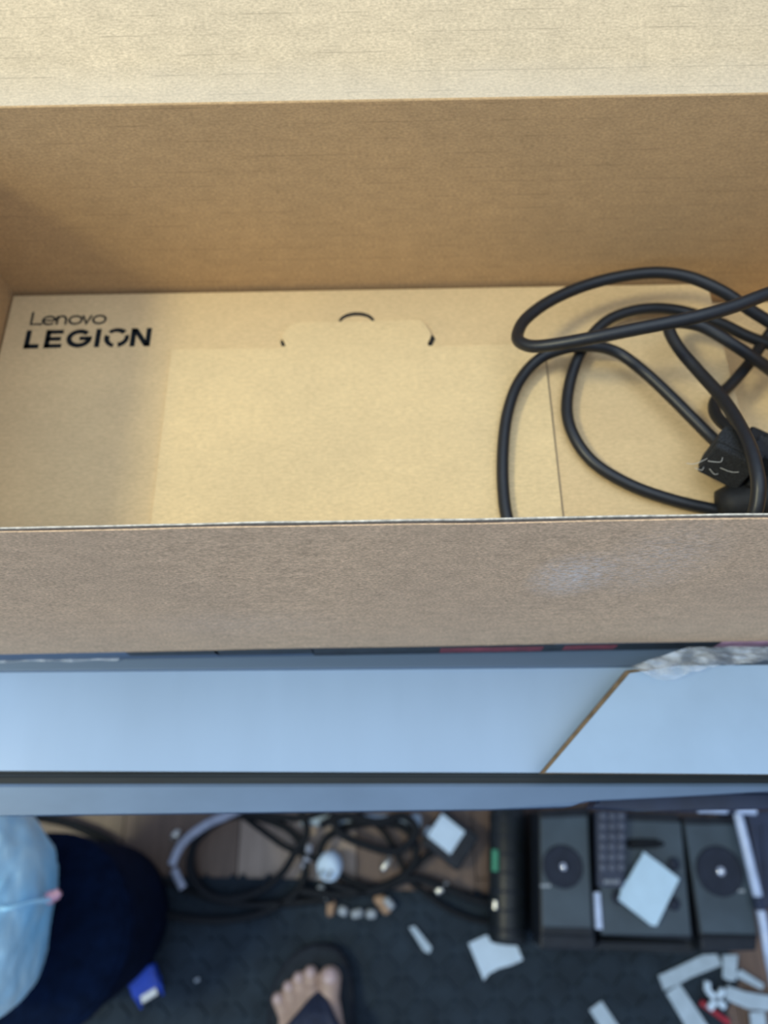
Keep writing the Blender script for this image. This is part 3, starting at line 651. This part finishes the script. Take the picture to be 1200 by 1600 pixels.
scrap(308, 1531, 30, .003, .002, .0015, M['grey_bit'], 'grey_pellet', 'tiny grey speck alone between blue plug and sandal', 'debris')
def cut_piece(name, pts, z0, th, mat, label, cat, sub=0, curl=0.0):
    o = prism(name, quadpx(pts, z0 + th), th, mat, None, 0.0003); return tag(o, label, cat)
cut_piece('paper_strip', [(639, 1449), (648, 1447), (675, 1481), (671, 1490), (662, 1486)], MZ, .003, M['tape'], 'narrow white strip lying alone on the mat right of the sandal', 'strip')
cut_piece('paper_scrap', [(732, 1474), (760, 1461), (768, 1466), (804, 1467), (817, 1500), (799, 1508), (779, 1513), (764, 1521), (756, 1532)], MZ, .0012, M['paper'], 'torn white paper scrap on the mat in front of the speakers', 'paper')
cut_piece('paper_scrap', [(921, 1578), (940, 1564), (978, 1620), (960, 1640)], MZ, .0012, M['tape'], 'white strip cut off by the bottom edge near the middle right', 'strip')
# white strips, lower right
cut_piece('plastic_strip', [(1029, 1524), (1042, 1519), (1098, 1492), (1121, 1491), (1128, 1508), (1118, 1512), (1080, 1527), (1062, 1537), (1038, 1548)], MZ, .003, M['tape'], 'white angled strip forming the top of the frame shape on the mat', 'strip')
cut_piece('plastic_strip', [(1041, 1552), (1062, 1537), (1104, 1600), (1130, 1640), (1095, 1660), (1070, 1600)], MZ, .002, M['tape'], 'white strip running down to the bottom edge from the angled strip', 'strip')
cut_piece('plastic_strip', [(1130, 1492), (1153, 1492), (1150, 1532), (1140, 1533), (1130, 1528)], MZ + .003, .003, M['tape'], 'short upright white strip under the speaker corner', 'strip')
cut_piece('plastic_strip', [(1152, 1519), (1158, 1515), (1194, 1538), (1191, 1547), (1150, 1526)], MZ + .001, .0025, M['tape'], 'thin white strip slanting over the brown boards', 'strip')
cut_piece('plastic_strip', [(1136, 1540), (1165, 1550), (1240, 1562), (1240, 1582), (1170, 1577), (1134, 1562)], MZ + .0045, .003, M['tape'], 'wide white strip reaching the right frame edge', 'strip')
cut_piece('plastic_strip', [(1172, 1582), (1195, 1580), (1202, 1640), (1178, 1640)], MZ, .003, M['tape'], 'white strip stub at the bottom right corner', 'strip')
xs = thing('white_cross', 'small white cross-shaped spacer above the red stick', 'spacer', atZ(1118, 1560, MZ))
cc = atZ(1119, 1561, MZ + .009)
obox('long_arm', cc, *frame(42), .0150, .0036, .003, M['paper'], xs, .001)
obox('short_arm', cc, *frame(-45), .0125, .0036, .003, M['paper'], xs, .001)
obox('bent_tip', cc + Vector((-.0085, .0135, 0)), *frame(80), .0055, .0034, .003, M['paper'], xs, .001)
rs = thing('red_stick', 'red plastic stick beneath the white cross', 'stick', atZ(1118, 1582, MZ))
pa = atZ(1098, 1568, MZ + .0035); pb = atZ(1139, 1598, MZ + .0035); dd = pb - pa
lathe('stick', [(.0030, 0), (.0034, .001), (.0034, dd.length - .001), (.003, dd.length)], pa, M['red'], rs, 14, dd)
lathe('tip', [(.0036, -.003), (.0038, .002), (.0028, .003)], pa, M['red'], rs, 14, dd)

# ================================================================== SPEAKER ROW
HS = 0.105                                    # the row stands this high
def raised(name, pts, ztop, zbot, mat, parent, bev=.002): return prism(name, quadpx(pts, ztop), ztop - zbot, mat, parent, bev)
def row_unit(name, label, pts, body_z=HS):
    c = sum([atZ(u, v, body_z) for u, v in pts], Vector()) / len(pts)
    t = thing(name, label, 'speaker', Vector((c.x, c.y, 0)), None)
    raised('cabinet', pts, body_z, MZ + .002, M['black_satin'], t, .004)
    return t
def cone(t, u, v, rpx, z):
    c = atZ(u, v, z); r = rpx * c_depth(u, v, z)
    lathe('surround', [(r, -.002), (r * 1.0, .0015), (r * .93, .0030), (r * .86, .0016), (r * .80, .0016)], c, M['rubber_cone'], t, 40)
    lathe('cone', [(r * .84, .0014), (r * .60, .0004), (r * .30, .0010), (.001, .0010)], c, M['rubber_cone'], t, 40)
    lathe('dome', [(r * .24, .0008), (r * .23, .0040), (r * .16, .0075), (r * .06, .0088), (.0001, .0090)], c, M['chrome'], t, 24)['label'] = 'shiny metal centre dome'
def c_depth(u, v, z):
    d = ray(u, v); return ((z - CZ) / d.z) / F
s1 = row_unit('speaker', 'left black speaker of the row with a dim round cone', [(844, 1468), (930, 1470), (922, 1262), (842, 1266)])
raised('face_plate', [(848, 1448), (925, 1450), (918, 1275), (845, 1278)], HS + .003, HS - .002, M['grey_face'], s1, .001)
cone(s1, 879, 1354, 31, HS + .004)
raised('badge', [(845, 1386), (860, 1386), (860, 1382), (845, 1382)], HS + .0038, HS, M['grey_bit'], s1, 0)
raised('lower_lip', [(844, 1484), (932, 1486), (930, 1462), (844, 1458)], HS + .002, HS - .05, M['black_satin'], s1, .003)
s2 = row_unit('speaker', 'middle black unit of the row under the white card and remote', [(938, 1462), (1084, 1470), (1062, 1272), (932, 1266)], HS)
raised('face_plate', [(940, 1460), (1080, 1462), (1064, 1285), (936, 1280)], HS + .003, HS - .002, M['grey_face'], s2, .001)
hcen = atZ(1006, 1318, HS + .0035)
V, Fc = tube_geo([hcen + Vector((-.021, 0, 0)), hcen + Vector((-.015, 0, 0)), hcen, hcen + Vector((.015, 0, 0)), hcen + Vector((.024, -.001, 0))], [.004, .0058, .0058, .0050, .002], 14)
obj('handle_slot', V, Fc, M['floor_cable'], s2, True)['label'] = 'black oval handle slot'
for (u, v) in ((1052, 1412), (965, 1402), (1052, 1350)): lathe('knob', [(.007, 0), (.0075, .002), (.006, .004), (.001, .0042)], atZ(u, v, HS + .003), M['rubber_cone'], s2, 20)
raised('chrome_trim', [(932, 1452), (942, 1452), (938, 1394), (929, 1394)], HS + .008, HS, M['white_paint'], s2, .001)['label'] = 'shiny pale blue trim'
raised('lower_lip', [(930, 1486), (1090, 1492), (1084, 1468), (934, 1466)], HS - .02, HS - .06, M['black_gloss'], s2, .004)
raised('lip_ridge', [(935, 1477), (1072, 1480), (1072, 1474), (936, 1471)], HS - .014, HS - .022, M['black_satin'], s2, .0015)
s3 = row_unit('speaker', 'right black speaker of the row with the clearest round cone', [(1094, 1468), (1186, 1468), (1160, 1276), (1066, 1276)])
raised('face_plate', [(1097, 1458), (1183, 1460), (1160, 1288), (1070, 1288)], HS + .003, HS - .002, M['grey_face'], s3, .001)
cone(s3, 1124, 1361, 36, HS + .004)
raised('badge', [(1150, 1394), (1164, 1394), (1163, 1390), (1149, 1390)], HS + .0038, HS, M['grey_bit'], s3, 0)
raised('lower_lip', [(1096, 1488), (1182, 1486), (1184, 1463), (1094, 1463)], HS + .004, HS - .04, M['black_satin'], s3, .003)
# cylinder standing at the left of the row
cy = thing('black_canister', 'black ribbed canister with a green mark left of the speakers', 'canister', atZ(800, 1380, 0))
pa = atZ(793, 1474, .040); pb = atZ(793, 1262, .040); dd = (pb - pa)
rc = .0240
ln_ = dd.length
lathe('canister_body', [(rc * .85, 0), (rc * .97, .003), (rc, .008), (rc, ln_ - .008), (rc * .9, ln_)], pa, M['black_gloss'], cy, 40, dd)
for k in range(7): lathe('rib', [(rc * .99, 0), (rc * 1.03, .001), (rc * 1.03, .003), (rc * .99, .004)], pa + dd.normalized() * (.014 + k * (ln_ - .03) / 6), M['black_satin'], cy, 40, dd)
def on_cyl(t, a, r=rc * 1.02): ax_ = dd.normalized(); s_ = Vector((1, 0, 0)); return pa + dd * t + s_ * (-math.cos(a) * r) + Vector((0, 0, math.sin(a) * r))
tube('green_mark', [on_cyl(.52, .75), on_cyl(.60, .75), on_cyl(.68, .75)], .005, M['green'], cy, 8)['label'] = 'green mark'
tube('bright_rim', [on_cyl(.25, .75), on_cyl(.31, .75)], .004, M['nickel'], cy, 8)
# remote control
rm = thing('remote_control', 'black remote control with rows of round keys lying on the speakers', 'remote control', atZ(957, 1330, HS + .003))
zr = HS + .022
raised('remote_body', [(935, 1386), (975, 1388), (980, 1268), (932, 1266)], zr, zr - .014, M['remote'], rm, .003)
for r_ in range(6):
    for c_ in range(3):
        u = 942 + c_ * 14.2 + (0.4 if r_ < 3 else 0); v = 1275 + r_ * 16
        lathe('key', [(.0040, 0), (.0042, .0010), (.0032, .0016), (.0005, .0017)], atZ(u, v, zr), M['key'], rm, 12)
for k in range(5): raised('faint_mark', [(944 + k * 5, 1381), (947 + k * 5, 1381), (947 + k * 5, 1375), (944 + k * 5, 1375)], zr + .0004, zr - .0005, M['grey_bit'], rm, 0)
# white card on the speakers
wc = cut_piece('white_card', [(1006, 1331), (1032, 1350), (1062, 1373), (1026, 1447), (1018, 1446), (967, 1406), (970, 1395), (972, 1384), (984, 1371), (994, 1352), (1003, 1338)], HS + .012, .004, M['card_cool_lit'], 'bright white notched card lying tilted on the middle speaker', 'card')
# dark blue bar above the speaker row and the pale strips round it
nb = thing('navy_bar', 'dark navy metal bar just below the desk rail at the right', 'bar', (0.3, 0.02, .50))
zb_ = 0.60
prism('bar_body', quadpx([(925, 1262), (1010, 1266), (1300, 1262), (1300, 1236), (960, 1238), (935, 1246)], zb_), .02, M['navy_metal'], nb, .002)
prism('bar_bracket', quadpx([(1230, 1258), (1260, 1258), (1260, 1240), (1230, 1240)], zb_ + .014), .014, M['navy_metal'], nb)
tr_ = thing('pale_rail', 'pale blue thin metal rail behind the speaker row at right', 'rail', atZ(1090, 1264, .2))
pa = atZ(1020, 1262, .13); pb = atZ(1180, 1268, .13)
tube('rail_tube', [pa, (pa + pb) / 2, pb], .0036, M['navy_metal'], tr_, 10)
for k, (u0, u1) in enumerate(((1090, 1135), (1150, 1180))): tube('rail_sleeve', [atZ(u0, 1263 + k * 2, .134), atZ(u1, 1265 + k * 2, .134)], .0050, M['white_paint'], tr_, 10)
wb = thing('white_metal_leg', 'bent white metal leg at the right end of the speaker row', 'metal leg', atZ(1180, 1400, 0))
tube('upper_tube', [atZ(1152, 1268, .125), atZ(1160, 1300, .125), atZ(1172, 1350, .125), atZ(1184, 1400, .122)], .0055, M['white_paint'], wb, 12)
tube('lower_tube', [atZ(1188, 1420, .118), atZ(1194, 1450, .118), atZ(1202, 1500, .110), atZ(1215, 1560, .05)], .0050, M['white_paint'], wb, 12)
tube('joint', [atZ(1184, 1400, .122), atZ(1188, 1420, .118)], .0062, M['navy_metal'], wb, 12)
sp = thing('navy_side_panel', 'dark navy panel standing right of the white metal leg', 'panel', atZ(1210, 1360, 0))
raised('panel_body', [(1196, 1420), (1300, 1420), (1290, 1262), (1166, 1268)], .10, MZ + .002, M['navy_metal'], sp, .003)
raised('panel_rib', [(1200, 1400), (1206, 1400), (1196, 1290), (1190, 1290)], .103, .098, M['navy_metal'], sp, .001)

# ================================================================== FOOT AND SANDAL
sl = thing('flip_flop', 'black flip-flop sandal worn on the foot at the bottom', 'sandal', atZ(485, 1590, MZ))
zs0 = MZ + .018
so = catmull([atZ(u, v, zs0) for u, v in ((418, 1600), (421, 1560), (432, 1525), (455, 1494), (482, 1479), (506, 1476), (528, 1484), (544, 1508), (551, 1545), (553, 1600))] , 5)
# heel end continues straight back out of frame
last, first = so[-1], so[0]
so += [last + Vector((-.002, -.05, 0)), last + Vector((-.012, -.11, 0)), last + Vector((-.025, -.145, 0)), (last + first) / 2 + Vector((-.006, -.160, 0)), first + Vector((.022, -.145, 0)), first + Vector((.010, -.11, 0)), first + Vector((.000, -.05, 0))]
prism('sole', so, .0175, M['sole'], sl, .003)
cen = sum(so, Vector()) / len(so)
prism('footbed', [cen + (p - cen) * .93 + Vector((0, 0, .0012)) for p in so], .002, M['bed'], sl)
# toe positions (pixel) at a little above the footbed
pt = thing('person', 'bare left foot in a black flip-flop standing on the rubber mat', 'person', atZ(485, 1600, MZ))
zf = zs0 + .0012
toes = [  # tip px, knuckle px, radius tip, radius base
    ((516, 1510), (514, 1572), .0138, .0128), ((486, 1509), (488, 1552), .0092, .0086),
    ((468, 1518), (474, 1562), .0086, .0090), ((452, 1532), (461, 1576), .0084, .0090), ((436, 1550), (448, 1592), .0086, .0092)]
bm = bmesh.new()
def ball(c, r, sc=(1, 1, 1), rot=0):
    m = Matrix.Translation(c) @ Matrix.Rotation(rot, 4, 'Z') @ Matrix.Diagonal((r * sc[0], r * sc[1], r * sc[2], 1))
    bmesh.ops.create_icosphere(bm, subdivisions=3, radius=1, matrix=m)
def limb(a, b, ra, rb, n=14, sc=(1, 1, 1)):
    for i in range(n + 1): t = i / n; ball(a.lerp(b, t), ra + (rb - ra) * t, sc)
tipw = []
for (tu, ku, r1, r2) in toes:
    a = atZ(*tu, zf + r1); a.y -= r1 * .9
    b = atZ(*ku, zf + r2 + .004)
    a.z = zf + r1 * .92; b.z = zf + r2 + .003
    limb(a, b.lerp(a, .0), r1, r2 * .92, 12); tipw.append((a, b, r1))
mt_base = [b for (_, b, _) in tipw]
heel = Vector((cen.x - .004, so[0].y - .145, zf + .026)); ank = Vector((cen.x + .0, heel.y + .028, zf + .085))
mid = [Vector((cen.x - .016 + .012 * k, (so[0].y - .052), zf + .022 - .0015 * abs(k - 3))) for k in range(5, 0, -1)]
rads = [.0150, .0125, .0115, .0110, .0105]
for k, b in enumerate(mt_base):
    m_ = mid[k]; limb(b, Vector((b.x * .75 + m_.x * .25, b.y - .035, zf + .019)), rads[k] * .95, .016, 10)
    limb(Vector((b.x * .75 + m_.x * .25, b.y - .035, zf + .019)), Vector((m_.x, so[0].y - .075, zf + .028)), .016, .024, 10)
    limb(Vector((m_.x, so[0].y - .075, zf + .028)), Vector((heel.x, heel.y + .02, zf + .034)), .024, .027, 10)
limb(heel, ank, .027, .031, 10)
limb(Vector((cen.x, so[0].y - .09, zf + .045)), ank, .024, .031, 8)
limb(ank, ank + Vector((0, -.02, .16)), .031, .046, 16); limb(ank + Vector((0, -.02, .16)), ank + Vector((0, -.03, .30)), .046, .055, 12)
ft = from_bm('foot', bm, M['skin'], None, True)
md = ft.modifiers.new('join', 'REMESH'); md.mode = 'VOXEL'; md.voxel_size = .0013; md.use_smooth_shade = True
ms = ft.modifiers.new('soften', 'SMOOTH'); ms.factor = .5; ms.iterations = 4
dg = bpy.context.evaluated_depsgraph_get(); me = bpy.data.meshes.new_from_object(ft.evaluated_get(dg)); ft.modifiers.clear(); ft.data = me
for p in me.polygons: p.use_smooth = True
attach(ft, pt)
for (a, b, r) in tipw:
    d = (a - b); d.z = 0; d.normalize(); ang = math.degrees(math.atan2(d.y, d.x))
    ax3 = frame(ang); c = a + Vector((0, 0, r * .86)) + d * r * .25
    bm = bmesh.new(); bmesh.ops.create_uvsphere(bm, u_segments=12, v_segments=8, radius=1)
    tl = math.radians(18); axx = ax3[0] * math.cos(tl) - Vector((0, 0, 1)) * math.sin(tl); azz = ax3[2] * math.cos(tl) + ax3[0] * math.sin(tl)
    R = Matrix((axx, ax3[1], azz)).transposed().to_4x4()
    bmesh.ops.transform(bm, matrix=Matrix.Translation(c) @ R @ Matrix.Diagonal((r * .62, r * .58, r * .20, 1)), verts=bm.verts)
    from_bm('toenail', bm, M['nail'], pt, True)
# straps from the toe post back to the sides
post = atZ(501, 1548, zf + .012)
post.z = zf + .014
for sgn, (u, v) in ((1, (556, 1660)), (-1, (418, 1655))):
    e_ = atZ(u, v, zs0); e_.z = zs0 + .004
    p = [post, post.lerp(e_, .3) + Vector((0, 0, .026)), post.lerp(e_, .65) + Vector((0, 0, .032)), e_]
    tube('strap', p, [.0045 + .004 * min(1, i / 15) for i in range(31)], M['strap'], sl, 12, 10)
tube('toe_post', [post, post + Vector((0, .001, -.006)), Vector((post.x, post.y, zs0 - .001))], .0030, M['strap'], sl, 10)

e1 = atZ(452, 1612, zf + .048); e2 = atZ(533, 1612, zf + .044)
web = [post + Vector((0, .001, .004)), post.lerp(e1, .5) + Vector((0, 0, .010)), e1, atZ(492, 1640, zf + .056), e2, post.lerp(e2, .5) + Vector((0, 0, .010))]
prism('strap_web', web, .003, M['strap'], sl)['label'] = 'dark navy web between the straps'
# ------------------------------------------------------------------ groups of like things
for o in bpy.data.objects:
    if o.parent or 'label' not in o: continue
    g = {'speaker': 'speakers in the black row', 'floor_cable': 'cables tangled on the floor', 'plastic_strip': 'white strips at the lower right',
         'barrel_connector': 'barrel connectors in the cable tangle', 'grey_pellet': 'grey pellets on the rubber mat', 'foam_crumb': 'tan crumbs at the mat edge',
         'black_cable': 'black cables in the cardboard box', 'paper_scrap': 'white scraps on the rubber mat'}.get(o.name.split('.')[0])
    if g: o['group'] = g
